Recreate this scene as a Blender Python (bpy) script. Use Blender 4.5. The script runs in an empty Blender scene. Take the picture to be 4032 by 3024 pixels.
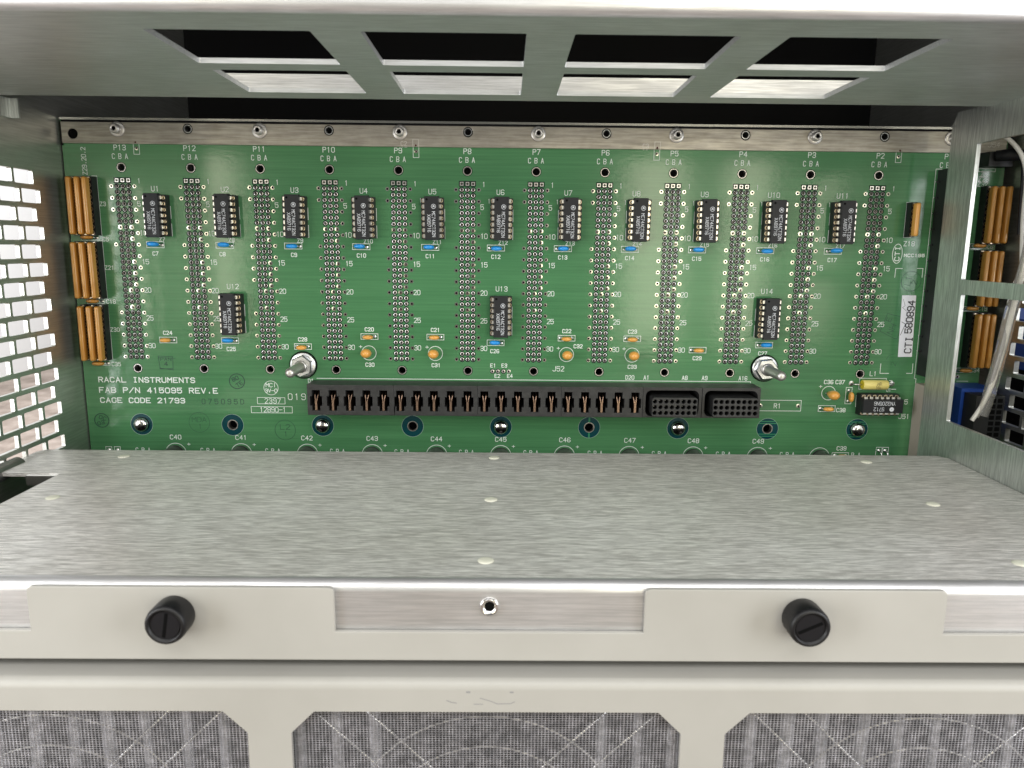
import bpy, bmesh, math, random
from mathutils import Matrix, Vector
random.seed(7)
PI = math.pi
S = 0.001                       # everything below is written in millimetres
scene = bpy.context.scene
col = scene.collection

# ------------------------------------------------------------------ camera
cam_d = bpy.data.cameras.new("camera")
cam = bpy.data.objects.new("camera", cam_d); col.objects.link(cam)
cam.location = (0.16964, -0.34323, -0.02694)
cam.rotation_euler = (1.38865, -0.00962, -0.00814)
cam_d.sensor_width = 36.0
cam_d.lens = 2950.0 / 4032.0 * 36.0
cam_d.clip_start = 0.01; cam_d.clip_end = 20
cam_d.dof.use_dof = True
cam_d.dof.focus_distance = 0.335
cam_d.dof.aperture_fstop = 30.0
scene.camera = cam

# ------------------------------------------------------------------ world and light
w = bpy.data.worlds.new("World"); scene.world = w; w.use_nodes = True
bg = w.node_tree.nodes["Background"]
bg.inputs[0].default_value = (0.93, 0.96, 1.0, 1); bg.inputs[1].default_value = 0.21
scene.view_settings.view_transform = 'Standard'
scene.view_settings.look = 'None'
scene.view_settings.exposure = 0.12
scene.view_settings.gamma = 1.0

def area_light(name, x, y, z, sx, sz, power, color, aim):
    d = bpy.data.lights.new(name, 'AREA'); d.shape = 'RECTANGLE'
    d.size = sx*S; d.size_y = sz*S; d.energy = power; d.color = color
    o = bpy.data.objects.new(name, d); col.objects.link(o)
    o.location = (x*S, y*S, z*S)
    v = Vector((aim[0]*S, aim[1]*S, aim[2]*S)) - o.location
    o.rotation_euler = v.to_track_quat('-Z', 'Y').to_euler()
    return o
for nm, x, w_, p in (("window_left", -400, 90, 1.25), ("window_left", -560, 70, .9), ("window_right", 460, 110, 1.5), ("window_right", 640, 80, 1.1), ("window_right", 790, 40, .5)):
    area_light(nm, x, -1150, 100, w_, 640, p, (1.0, .94, .72), (x+50 if x < 0 else x-50, 0, 60))
area_light("side_fill_left", -340, -440, -20, 200, 380, 2.1, (.95, .97, 1.0), (90, -60, -90))  # added side light, no real window: lights flange ends, throws knob shadows
area_light("side_fill_right", 680, -440, -20, 200, 380, 2.1, (.95, .97, 1.0), (250, -60, -90))  # added twin of the left side light
area_light("wall_fill", -300, 600, 700, 500, 500, 19.0, (.97, .98, 1.0), (-865, 1250, -150))  # added light, only brightens the white wall behind the left slots
area_light("shelf_fill", 170, -850, 720, 1400, 500, 8.6, (1.0, .985, .96), (165, -100, -113))  # added overhead light that brightens the shelf top

# ------------------------------------------------------------------ materials
def new_mat(name):
    m = bpy.data.materials.new(name); m.use_nodes = True
    nt = m.node_tree; b = nt.nodes["Principled BSDF"]
    return m, nt, b
def simple(name, c, rough=.5, metal=0., spec=.5, coat=0.):
    m, nt, b = new_mat(name)
    b.inputs['Base Color'].default_value = (*c, 1)
    b.inputs['Roughness'].default_value = rough
    b.inputs['Metallic'].default_value = metal
    b.inputs['Specular IOR Level'].default_value = spec
    b.inputs['Coat Weight'].default_value = coat
    b.inputs['Coat Roughness'].default_value = .08
    return m
def ramp(nt, a, b_, c0, c1):
    r = nt.nodes.new('ShaderNodeValToRGB')
    r.color_ramp.elements[0].position = a; r.color_ramp.elements[1].position = b_
    r.color_ramp.elements[0].color = (*c0, 1); r.color_ramp.elements[1].color = (*c1, 1)
    return r
def noise(nt, scale3, detail=2, rough=.5, space='Object'):
    tc = nt.nodes.new('ShaderNodeTexCoord'); mp = nt.nodes.new('ShaderNodeMapping')
    mp.inputs['Scale'].default_value = scale3
    n = nt.nodes.new('ShaderNodeTexNoise'); n.inputs['Scale'].default_value = 1.0
    n.inputs['Detail'].default_value = detail; n.inputs['Roughness'].default_value = rough
    nt.links.new(tc.outputs[space], mp.inputs[0]); nt.links.new(mp.outputs[0], n.inputs['Vector'])
    return n
def brushed(name, c_lo, c_hi, scale3, r_lo=.30, r_hi=.5, bump=.15, metal=1.0, blotch=(18, 18, 18), contrast=(.38, .66)):
    """brushed sheet metal: long fine grain + soft tarnish blotches"""
    m, nt, b = new_mat(name)
    n = noise(nt, scale3, 3, .6)
    cr = ramp(nt, contrast[0], contrast[1], c_lo, c_hi)
    nt.links.new(n.outputs['Fac'], cr.inputs[0])
    n2 = noise(nt, blotch, 4, .6)
    cr2 = ramp(nt, .3, .7, (.80, .79, .76), (1, 1, 1))
    nt.links.new(n2.outputs['Fac'], cr2.inputs[0])
    mx = nt.nodes.new('ShaderNodeMixRGB'); mx.blend_type = 'MULTIPLY'; mx.inputs[0].default_value = 1
    nt.links.new(cr.outputs[0], mx.inputs[1]); nt.links.new(cr2.outputs[0], mx.inputs[2])
    nt.links.new(mx.outputs[0], b.inputs['Base Color'])
    mr = nt.nodes.new('ShaderNodeMapRange')
    mr.inputs['To Min'].default_value = r_hi; mr.inputs['To Max'].default_value = r_lo
    mr.inputs['From Min'].default_value = .3; mr.inputs['From Max'].default_value = .7
    nt.links.new(n.outputs['Fac'], mr.inputs[0]); nt.links.new(mr.outputs[0], b.inputs['Roughness'])
    b.inputs['Metallic'].default_value = metal
    if bump:
        bp = nt.nodes.new('ShaderNodeBump'); bp.inputs['Strength'].default_value = bump
        bp.inputs['Distance'].default_value = .0001
        nt.links.new(n.outputs['Fac'], bp.inputs['Height']); nt.links.new(bp.outputs[0], b.inputs['Normal'])
    return m
M = {}
M['tray'] = brushed('brushed_aluminium_shelf', (.42, .41, .39), (1.0, .985, .96), (170, 4200, 4200), .28, .52, .3, .28, (7, 12, 12), (.42, .63))
M['ceil'] = brushed('aluminium_top', (.52, .535, .54), (.66, .675, .68), (90, 1400, 1400), .36, .46, .12, .5)
M['part'] = brushed('brushed_partition', (.52, .54, .53), (.80, .83, .81), (1800, 1800, 110), .32, .44, .25, .8)
M['wall'] = brushed('side_sheet', (.50, .51, .48), (.62, .63, .60), (500, 60, 1200), .30, .40, .06, .85)
M['rail'] = brushed('stained_rail', (.36, .335, .30), (.52, .49, .44), (60, 900, 900), .36, .5, .1, blotch=(150, 150, 260))
M['bright'] = simple('bright_steel', (.80, .79, .77), .22, 1)
M['steel'] = simple('zinc_steel', (.72, .73, .74), .28, 1)
M['screw'] = simple('polished_screw', (.78, .77, .76), .16, 1)
M['dull'] = simple('dull_steel', (.60, .58, .55), .38, .85)
M['silver'] = simple('solder', (.72, .71, .69), .32, 1)
M['tinpad'] = simple('tin_pad', (.60, .58, .52), .20, 1)
M['pintip'] = simple('pin_tip', (.16, .14, .12), .4, .9)
M['copper'] = simple('contact_copper', (.30, .20, .145), .32, 1)
M['black'] = simple('black_plastic', (.014, .015, .018), .5, 0, .35)
M['blacksock'] = simple('black_socket', (.010, .011, .012), .5)
M['hole'] = simple('hole_dark', (.004, .004, .004), .9, 0, .05)
M['void'] = simple('interior_black', (.004, .004, .005), .7, 0, .2)  # near-black tone puts the darkness of the enclosed void into the colour
M['antipad'] = simple('antipad_mask', (.004, .014, .012), .6, 0, .12)
M['teal'] = simple('bare_teal_laminate', (.004, .050, .060), .25)
M['silk'] = simple('white_ink', (.78, .84, .80), .55)
M['ink'] = simple('dark_ink', (.006, .045, .030), .5)
M['chipink'] = simple('chip_marking_ink', (.72, .75, .80), .6)
M['white'] = simple('label_white', (.82, .83, .88), .5)
M['blackink'] = simple('black_print', (.02, .02, .025), .5)
M['blue'] = simple('blue_epoxy', (.015, .30, .80), .25, coat=.3)
M['bluep'] = simple('blue_plastic', (.01, .06, .32), .45)
M['yellow'] = simple('yellow_wrap', (.80, .68, .22), .35)
M['yellowend'] = simple('yellow_end', (.62, .48, .02), .4)
M['yink'] = simple('brown_print', (.25, .2, .08), .5)
M['mylar'] = simple('mylar_fleck', (.6, .62, .56), .5)
M['rivet'] = simple('nylon_rivet_head', (.66, .66, .55), .55)
M['rubber'] = simple('black_knob', (.006, .006, .007), .42, 0, .4)
M['cream'] = simple('white_cable', (.78, .76, .70), .4)
M['grey'] = simple('grey_cable', (.30, .29, .28), .4)
M['sock_beige'] = simple('beige_guide', (.42, .36, .31), .5)

def epoxy(name, c0, c1):
    m, nt, b = new_mat(name)
    n = noise(nt, (500, 500, 180), 2)
    r = ramp(nt, .35, .65, c0, c1)
    nt.links.new(n.outputs['Fac'], r.inputs[0]); nt.links.new(r.outputs[0], b.inputs['Base Color'])
    b.inputs['Roughness'].default_value = .28; b.inputs['Coat Weight'].default_value = .25
    return m
M['tan'] = epoxy('tan_epoxy', (.48, .215, .035), (.56, .27, .05))
M['orange'] = epoxy('orange_epoxy', (.72, .34, .06), (.80, .40, .09))

def board_mat():
    m, nt, b = new_mat('green_solder_mask')
    n = noise(nt, (14, 14, 40), 3); n2 = noise(nt, (12, 12, 900), 4, .75); n3 = noise(nt, (1500, 30, 30), 2, .6)
    r = ramp(nt, .3, .7, (.066, .205, .088), (.086, .240, .106))
    nt.links.new(n.outputs['Fac'], r.inputs[0])
    r2 = ramp(nt, .35, .65, (.78, .82, .80), (1.08, 1.08, 1.06))
    nt.links.new(n2.outputs['Fac'], r2.inputs[0])
    mx = nt.nodes.new('ShaderNodeMixRGB'); mx.blend_type = 'MULTIPLY'; mx.inputs[0].default_value = .85
    nt.links.new(r.outputs[0], mx.inputs[1]); nt.links.new(r2.outputs[0], mx.inputs[2])
    nt.links.new(mx.outputs[0], b.inputs['Base Color'])
    b.inputs['Roughness'].default_value = .13
    b.inputs['Specular IOR Level'].default_value = .5
    bn = noise(nt, (260, 260, 700), 3, .6)
    bp = nt.nodes.new('ShaderNodeBump'); bp.inputs['Strength'].default_value = .22; bp.inputs['Distance'].default_value = .00012
    nt.links.new(bn.outputs['Fac'], bp.inputs['Height']); nt.links.new(bp.outputs[0], b.inputs['Normal'])
    return m
M['board'] = board_mat()

def paint_mat():
    m, nt, b = new_mat('beige_paint')
    n = noise(nt, (25, 25, 25), 4, .6)
    r = ramp(nt, .3, .7, (.365, .355, .325), (.405, .395, .365))
    nt.links.new(n.outputs['Fac'], r.inputs[0])
    s = noise(nt, (60, 60, 160), 5, .8)
    r2 = ramp(nt, .70, .78, (1, 1, 1), (.72, .70, .68))
    nt.links.new(s.outputs['Fac'], r2.inputs[0])
    mx = nt.nodes.new('ShaderNodeMixRGB'); mx.blend_type = 'MULTIPLY'; mx.inputs[0].default_value = .7
    nt.links.new(r.outputs[0], mx.inputs[1]); nt.links.new(r2.outputs[0], mx.inputs[2])
    nt.links.new(mx.outputs[0], b.inputs['Base Color'])
    b.inputs['Roughness'].default_value = .42
    bn = noise(nt, (1800, 1800, 1800), 2)
    bp = nt.nodes.new('ShaderNodeBump'); bp.inputs['Strength'].default_value = .15; bp.inputs['Distance'].default_value = .00005
    nt.links.new(bn.outputs['Fac'], bp.inputs['Height']); nt.links.new(bp.outputs[0], b.inputs['Normal'])
    return m
M['paint'] = paint_mat()
def carpet_mat():
    m, nt, b = new_mat('brown_carpet')
    n = noise(nt, (22, 22, 22), 6, .75)
    r = ramp(nt, .35, .65, (.17, .135, .11), (.36, .30, .26))
    nt.links.new(n.outputs['Fac'], r.inputs[0]); nt.links.new(r.outputs[0], b.inputs['Base Color'])
    b.inputs['Roughness'].default_value = .95
    return m
M['carpet'] = carpet_mat()
M['roomwall'] = simple('white_wall_paint', (.86, .86, .85), .8)
def glassy():
    m, nt, b = new_mat('clear_tubing')
    b.inputs['Base Color'].default_value = (.9, .88, .82, 1)
    b.inputs['Roughness'].default_value = .12
    b.inputs['Transmission Weight'].default_value = .85
    b.inputs['IOR'].default_value = 1.2
    return m
M['tube'] = glassy()

# ------------------------------------------------------------------ helpers
def empty(name, label, cat, loc=(0, 0, 0), group=None):
    o = bpy.data.objects.new(name, None); col.objects.link(o)
    o.location = [c*S for c in loc]; o.empty_display_size = .005
    o['label'] = label; o['category'] = cat
    if group: o['group'] = group
    return o
def tag(o, label, cat, group=None):
    o['label'] = label; o['category'] = cat
    if group: o['group'] = group
    return o
def link(name, me, parent=None, kind=None):
    o = bpy.data.objects.new(name, me); col.objects.link(o)
    if parent is not None: o.parent = parent
    if kind: o['kind'] = kind
    return o
class MB:
    """collects faces in millimetres; build() links ONE mesh object"""
    def __init__(s): s.v = []; s.f = []; s.m = []; s.sm = []
    def face(s, pts, mi=0, smooth=False):
        b = len(s.v); s.v += [tuple(p) for p in pts]; s.f.append(tuple(range(b, b+len(pts)))); s.m.append(mi); s.sm.append(smooth)
    def grid(s, rings, mi=0, smooth=True, close=True, cap0=False, cap1=False):
        b = len(s.v); n = len(rings[0])
        for r in rings: s.v += [tuple(p) for p in r]
        for i in range(len(rings)-1):
            for j in range(n if close else n-1):
                k = (j+1) % n
                s.f.append((b+i*n+j, b+i*n+k, b+(i+1)*n+k, b+(i+1)*n+j)); s.m.append(mi); s.sm.append(smooth)
        if cap0: s.f.append(tuple(b+j for j in reversed(range(n)))); s.m.append(mi); s.sm.append(False)
        if cap1: s.f.append(tuple(b+(len(rings)-1)*n+j for j in range(n))); s.m.append(mi); s.sm.append(False)
    def box(s, x0, x1, y0, y1, z0, z1, mi=0):
        P = [(x, y, z) for x in (x0, x1) for y in (y0, y1) for z in (z0, z1)]
        b = len(s.v); s.v += P
        for q in ((0, 1, 3, 2), (4, 6, 7, 5), (0, 4, 5, 1), (2, 3, 7, 6), (0, 2, 6, 4), (1, 5, 7, 3)):
            s.f.append(tuple(b+i for i in q)); s.m.append(mi); s.sm.append(False)
    def cyl(s, c, r, y0, y1, n=16, mi=0, r1=None, cap0=True, cap1=True, smooth=True):
        """cylinder along -Y (out of the board) centred on (x, z)"""
        r1 = r if r1 is None else r1
        ring = lambda rr, y: [(c[0]+rr*math.cos(2*PI*i/n), y, c[1]+rr*math.sin(2*PI*i/n)) for i in range(n)]
        s.grid([ring(r, y0), ring(r1, y1)], mi, smooth, True, cap0, cap1)
    def lathe(s, c, prof, n=20, mi=0, cap1=True, smooth=True):
        rings = [[(c[0]+r*math.cos(2*PI*i/n), y, c[1]+r*math.sin(2*PI*i/n)) for i in range(n)] for r, y in prof]
        s.grid(rings, mi, smooth, True, False, cap1)
    def disc(s, c, r, y, n=12, mi=0):
        s.face([(c[0]+r*math.cos(2*PI*i/n), y, c[1]+r*math.sin(2*PI*i/n)) for i in range(n)], mi)
    def ring(s, c, r0, r1, y0, y1, n=12, mi=0):
        R = lambda rr, y: [(c[0]+rr*math.cos(2*PI*i/n), y, c[1]+rr*math.sin(2*PI*i/n)) for i in range(n)]
        s.grid([R(r0, y0), R(r1, y1)], mi, True)
    def tube(s, pts, r, n=8, mi=0, cap=True):
        pts = [Vector(p) for p in pts]; rings = []
        up = Vector((.3, .2, 1)).normalized()
        for i, p in enumerate(pts):
            t = (pts[min(i+1, len(pts)-1)] - pts[max(i-1, 0)]).normalized()
            a = t.cross(up)
            if a.length < .05: a = t.cross(Vector((1, 0, 0)))
            a.normalize(); b_ = t.cross(a)
            rr = r[i] if isinstance(r, (list, tuple)) else r
            rings.append([p + a*rr*math.cos(2*PI*k/n) + b_*rr*math.sin(2*PI*k/n) for k in range(n)])
        s.grid(rings, mi, True, True, cap, cap)
    def mesh(s, name, mats):
        me = bpy.data.meshes.new(name)
        me.from_pydata([(x*S, y*S, z*S) for x, y, z in s.v], [], s.f)
        for m in mats: me.materials.append(m)
        me.polygons.foreach_set('material_index', s.m); me.polygons.foreach_set('use_smooth', s.sm)
        bm = bmesh.new(); bm.from_mesh(me); bmesh.ops.recalc_face_normals(bm, faces=bm.faces); bm.to_mesh(me); bm.free()
        me.update(); return me
    def build(s, name, mats, parent=None, kind=None):
        mats = mats if isinstance(mats, (list, tuple)) else [mats]
        return link(name, s.mesh(name, mats), parent, kind)

def rounded(x0, x1, y0, y1, r, n=4):
    r = min(r, (x1-x0)/2, (y1-y0)/2); p = []
    for cx, cy, a in ((x1-r, y1-r, 0), (x0+r, y1-r, 90), (x0+r, y0+r, 180), (x1-r, y0+r, 270)):
        for i in range(n+1):
            t = math.radians(a+90*i/n); p.append((cx+r*math.cos(t), cy+r*math.sin(t)))
    return p
def circ(x, y, r, n=24): return [(x+r*math.cos(2*PI*i/n), y+r*math.sin(2*PI*i/n)) for i in range(n)]
def rect(x0, x1, y0, y1): return [(x0, y0), (x1, y0), (x1, y1), (x0, y1)]
BM = {'y': Matrix(((1, 0, 0, 0), (0, 0, -1, 0), (0, 1, 0, 0), (0, 0, 0, 1))),     # local xy -> X,Z ; +z -> -Y
      'x': Matrix(((0, 0, 1, 0), (1, 0, 0, 0), (0, 1, 0, 0), (0, 0, 0, 1))),      # local xy -> Y,Z ; +z -> +X
      'z': Matrix.Identity(4)}
def plate(name, axis, at, thick, outer, holes, mat, parent=None, bevel=0.0, kind=None):
    """flat sheet with real cut-outs; front surface at `at`, thickness `thick` going away (signed along axis)"""
    cu = bpy.data.curves.new(name, 'CURVE'); cu.dimensions = '2D'; cu.fill_mode = 'BOTH'
    for P in [outer]+holes:
        sp = cu.splines.new('POLY'); sp.points.add(len(P)-1)
        for i, (a, b) in enumerate(P): sp.points[i].co = (a*S, b*S, 0, 1)
        sp.use_cyclic_u = True
    cu.extrude = abs(thick)/2*S - bevel*S
    if bevel: cu.bevel_depth = bevel*S; cu.bevel_resolution = 1; cu.offset = -bevel*S
    tmp = bpy.data.objects.new('tmp', cu); col.objects.link(tmp)
    dg = bpy.context.evaluated_depsgraph_get(); dg.update()
    me = bpy.data.meshes.new_from_object(tmp.evaluated_get(dg))
    me.name = name
    bpy.data.objects.remove(tmp)
    me.transform(BM[axis])
    off = {'x': (1, 0, 0), 'y': (0, 1, 0), 'z': (0, 0, 1)}[axis]
    me.transform(Matrix.Translation([c*(at+thick/2)*S for c in off]))
    me.materials.clear(); me.materials.append(mat)
    for p in me.polygons: p.material_index = 0; p.use_smooth = False
    return link(name, me, parent, kind)
def rbox(name, x0, x1, y0, y1, z0, z1, r, mat, parent=None, seg=2, smooth=True):
    bm = bmesh.new()
    bmesh.ops.create_cube(bm, size=1)
    for v in bm.verts:
        v.co = Vector(((x0+x1)/2+v.co.x*(x1-x0), (y0+y1)/2+v.co.y*(y1-y0), (z0+z1)/2+v.co.z*(z1-z0)))*S
    bmesh.ops.bevel(bm, geom=list(bm.edges), offset=r*S, segments=seg, affect='EDGES', profile=.5)
    me = bpy.data.meshes.new(name); bm.to_mesh(me); bm.free()
    me.materials.append(mat)
    if smooth:
        for p in me.polygons: p.use_smooth = True
    return link(name, me, parent)
def copy_tree(o, parent=None):
    c = o.copy(); col.objects.link(c)
    if parent is not None: c.parent = parent
    for ch in list(o.children): copy_tree(ch, c)
    return c

# ------------------------------------------------------------------ stroke lettering
G = {'A': '002640 1232', 'B': '0006364544330 3 33424130 00', 'C': '4536160501103041', 'D': '00062645412000', 'E': '46060040 0333',
 'F': '460600 0333', 'G': '453616050110304143 23', 'H': '0006 4640 0343', 'I': '2026', 'J': '4641301001', 'K': '0006 46024', 'L': '060040',
 'M': '0006234640', 'N': '00064046', 'O': '100105163645413010', 'P': '00063645443303', 'Q': '100105163645413010 2240', 'R': '00063645443303 2340',
 'S': '0110304142331304051636 45', 'T': '0646 2620', 'U': '060110304146', 'V': '062046', 'W': '0610233046', 'X': '0046 0640', 'Y': '062346 2320',
 'Z': '06460040', '0': '100105163645413010', '1': '152620', '2': '05163645440040', '3': '051636454433424130 1001 3313', '4': '36 ', '5': '4606033443413 0',
 '6': '453616050110304142331302', '7': '064610', '8': '13040516364544331302011030414233', '9': '0110304145361605041333 44', '.': '2021', ',': '2021',
 '+': '2125 0343', '/': '0046', '-': '0343', 'i': '2024 2526', ' ': ''}
def P_(s): return [[(int(a), int(b)) for a, b in zip(w_[::2], w_[1::2])] for w_ in s.split()]
GL = {k: P_(v) for k, v in G.items() if k not in 'BKS345'}
GL['B'] = P_('00063645443303 3342413000'); GL['K'] = P_('0006 460240' ); GL['S'] = P_('0110304142331304051636' + '45')
GL['3'] = P_('051636454433424130' + '1001 3313'); GL['4'] = P_('36023242 3630'); GL['5'] = P_('46060334434130' + '1001')
GL['4'] = [[(3, 0), (3, 6), (0, 2), (4, 2)]]
GL['5'] = [[(4, 6), (0, 6), (0, 3), (3, 4), (4, 3), (4, 1), (3, 0), (1, 0), (0, 1)]]
GL['I|'] = P_('2026 1030 1636')
class Ink:
    """thin raised strokes on a plane: fn maps (u, v, lift) to 3-D millimetres"""
    def __init__(s, fn): s.mb = MB(); s.fn = fn; s.k = 0
    def seg(s, a, b, w_, ext=True, mi=0):
        a = Vector(a); b = Vector(b); d = b-a
        if d.length < 1e-6: return
        d.normalize(); n = Vector((-d.y, d.x))*w_/2; e = d*(w_/2 if ext else 0)
        s.k = (s.k+1) % 24; l = .02+.0012*s.k
        s.mb.face([s.fn(*(p), l) for p in ((a-e-n), (b+e-n), (b+e+n), (a-e+n))], mi)
    def line(s, pts, w_=.3, close=False, mi=0):
        pts = list(pts)+([pts[0]] if close else [])
        for a, b in zip(pts, pts[1:]): s.seg(a, b, w_, True, mi)
    def circle(s, c, r, w_=.3, a0=0, a1=360, n=32, mi=0, ry=None):
        ry = ry or r; n = max(4, int(n*abs(a1-a0)/360)); p = []
        for i in range(n+1):
            t = math.radians(a0+(a1-a0)*i/n); ct, st = math.cos(t), math.sin(t)
            p.append(((c[0]+(r-w_/2)*ct, c[1]+(ry-w_/2)*st), (c[0]+(r+w_/2)*ct, c[1]+(ry+w_/2)*st)))
        for (a, b), (c2, d) in zip(p, p[1:]): s.mb.face([s.fn(*q, .05) for q in (a, c2, d, b)], mi)
    def text(s, t, c, h=1.8, asp=.62, w_=.28, rot=0, gap=.45, anchor='c', serif=False, mi=0, flip=False):
        cw = h*asp; adv = cw*(1+gap)
        L = adv*len(t)-cw*gap
        ox = {'c': -L/2, 'l': 0, 'r': -L}[anchor]
        R_ = Matrix.Rotation(math.radians(rot), 2)
        for i, ch in enumerate(t):
            g = GL.get('I|' if (serif and ch == 'I') else ch, [])
            for pl in g:
                q = [R_ @ Vector((ox+i*adv+x/4*cw, (y/6-.5)*h)) + Vector(c) for x, y in pl]
                for a, b in zip(q, q[1:]): s.seg(a, b, w_, True, mi)
    def build(s, name, mats, parent=None, kind=None): return s.mb.build(name, mats, parent, kind)
front = lambda u, v, l: (u, -l, v)
def at_y(y0): return lambda u, v, l: (u, y0-l, v)

# ================================================================== SETTING
mb = MB(); mb.face([(-2500, -3000, -300), (3000, -3000, -300), (3000, 3000, -300), (-2500, 3000, -300)])
f = mb.build('floor', M['carpet']); f['kind'] = 'structure'
mb = MB(); mb.box(-880, -850, -800, 3000, -300, 2300)
f = mb.build('wall', M['roomwall']); f['kind'] = 'structure'

# ================================================================== CHASSIS
ch = empty('equipment_chassis', 'open aluminium instrument chassis around the green backplane, with slotted side walls', 'chassis', (165, 0, -300))
def adopt(o, parent): o.parent = parent; o.matrix_parent_inverse = parent.matrix_world.inverted(); return o
bpy.context.view_layer.update()
chi = Matrix.Translation([-165*S, 0, 300*S])
def cpart(o): o.parent = ch; o.matrix_parent_inverse = chi; return o
ZC = 28.0
def sx(x): return 169.6+(x-169.6)*1.058
def sy(y): return -343.2+(y+343.2)*1.058
cx = [(79.2, 120.6), (133.1, 174.5), (186.5, 228.0), (240.2, 281.2)]
holes = []
for a, b in cx:
    holes.append(rounded(sx(a), sx(b), sy(-144.4), sy(-109.3), .6, 2)); holes.append(rounded(sx(a+.5), sx(b), sy(-100.9), sy(-67.2), .6, 2))
cpart(plate('top_panel', 'z', ZC, 1.6, rect(-25.4, 356.8, -147, -40), holes, M['ceil']))
mb = MB()   # rolled front lip and the upright face above it
n = 14; prof = [(-147-2.4*math.sin(PI/2*i/n), ZC+2.4-2.4*math.cos(PI/2*i/n)) for i in range(n+1)] + [(-149.4, ZC+12)]
prof2 = [(-149.4+1.6, ZC+12)] + [(-147-.8*math.sin(PI/2*i/n), ZC+2.4-.8*math.cos(PI/2*i/n)) for i in range(n, -1, -1)]
full = prof+prof2
mb.grid([[(x, y, z) for y, z in full] for x in (-60, 400)], 0, False, True, True, True)
front_m = brushed('brushed_front_flange', (.60, .60, .61), (.84, .84, .86), (70, 1500, 2200), .34, .46, .15, .82)
o = mb.build('front_lip', front_m); cpart(o)
mb = MB(); mb.box(-25.2, 356.6, -41.6, -40.0, ZC+1.65, ZC+8.5); cpart(mb.build('rear_flange', front_m))
# left perforated wall
holes = []
for k in range(16):
    zt = 1.7-7.5*k; e = -22.5 if k % 2 == 0 else -18.8
    for j in range(10):
        y1 = e-13.6*j; holes.append(rounded(y1-12.1, y1, zt-5.6, zt, .5, 2))
cpart(plate('left_side_panel', 'x', -25.5, -1.65, rect(-165, 160, -135, 110), holes, M['wall']))
mb = MB(); mb.tube([(-23.2, -55, -114.3), (-23.2, -100, -114.3), (-23.2, -157, -114.3)], 3.3, 20); 
o = mb.build('rolled_edge', simple('worn_grey_edge', (.32, .31, .30), .4, .6)); cpart(o)
mb = MB(); mb.box(-25.4, -24.6, -70, -33, 20.5, 27.9); mb.box(-25.4, -21.5, -34, -33, 20.5, 27.9); cpart(mb.build('corner_bracket', M['part']))
# right outer perforated wall
holes = []
for k in range(16):
    zt = 9.9-7.65*k; e = -15.0 if k % 2 == 0 else -18.9
    for j in range(8):
        y1 = e-13.7*j; holes.append(rounded(y1-12.0, y1, zt-5.9, zt, .5, 2))
cpart(plate('right_side_panel', 'x', 394, 2.2, rect(-140, 160, -135, 110), holes, M['wall']))
# partition with two windows
o = plate('partition_panel', 'x', 357, 1.7, [(-165, -125), (-16.2, -125), (-15.5, 24.5), (-18.5, 29.3), (-165, 27.95)],
          [rounded(-150, -34.0, -38.8, 15.0, .5, 2), rounded(-150, -35.0, -98.2, -44.7, .5, 2)], M['part']); cpart(o)
mb = MB()
mb.box(-25.4, 393.9, 140, 142, -130, 110)      # black backdrop added to keep the void behind the board dark
cpart(mb.build('dark_backdrop', M['void']))
mb = MB(); mb.box(-25.4, 393.8, -150, 139.8, 108, 110); cpart(mb.build('top_cover', M['void']))  # set high so light gets in over the front lip
mb = MB(); mb.box(-25.4, 393.9, -157, 139.5, -137, -135); cpart(mb.build('dark_floor', M['void']))  # floor added so the shelf notch reads dark
# black crossbar inside the rear cage, seen faintly above the rail
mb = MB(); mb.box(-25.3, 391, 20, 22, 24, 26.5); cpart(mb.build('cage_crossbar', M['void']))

# ================================================================== SHELF (top of the lower compartment)
sh = empty('aluminium_shelf', 'brushed aluminium shelf with cream rivet heads in front of the green board', 'shelf', (165, -100, -113))
shi = Matrix.Translation([-165*S, 100*S, 113*S])
def spart(o): o.parent = sh; o.matrix_parent_inverse = shi; return o
ZT = -113.0
out = [(356.6, -40.5), (353.5, -36.8), (-23.0, -36.8), (-25.0, -40), (-25.2, -69), (2.1, -70.0), (1.9, -158), (356.6, -158)]
spart(plate('top_sheet', 'z', ZT, -1.5, out, [], M['tray']))
mb = MB()
n = 14; prof = [(-158-3*math.sin(PI/2*i/n), ZT-3+3*math.cos(PI/2*i/n)) for i in range(n+1)] + [(-161, -128.2)]
prof2 = [(-159.5, -128.2)] + [(-158-1.5*math.sin(PI/2*i/n), ZT-3+1.5*math.cos(PI/2*i/n)) for i in range(n, -1, -1)]
full = prof+prof2
mb.grid([[(x, y, z) for y, z in full] for x in (-40, 1.9, 356.6, 380)], 0, False, True, True, True)
spart(mb.build('front_flange', front_m))
mb = MB(); mb.box(-9.5, 2.0, -72.2, -70.2, ZT-4, ZT-.3); spart(mb.build('notch_tab', M['bright']))
rv = MB(); rv.lathe((0, 0), [(2.3, 0), (2.25, -.15), (1.8, -.35), (.9, -.45)], 18)
rvm = rv.mesh('rivet_head', [M['rivet']]); rvm.transform(Matrix.Rotation(-PI/2, 4, 'X'))
for (x, y) in ((14.4, -46.5), (15.5, -97.2), (14.5, -147), (165.5, -44.5), (165.2, -96.4), (164.8, -147.3), (318.8, -46.8), (317.4, -98.2), (314.5, -147.2)):
    o = link('rivet_head', rvm); o.location = (x*S, y*S, ZT*S); spart(o)
o = MB(); o.lathe((0, 0), [(2.5, .7), (2.4, -.25), (2.1, -.35), (1.35, .3), (1.2, .5)], 24, 0, False)
o.disc((0, 0), 1.35, .35, 16, 1)
o = o.build('threaded_insert', [M['screw'], M['hole']]); o.location = (166.1*S, -161.7*S, -119.6*S); spart(o)

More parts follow.
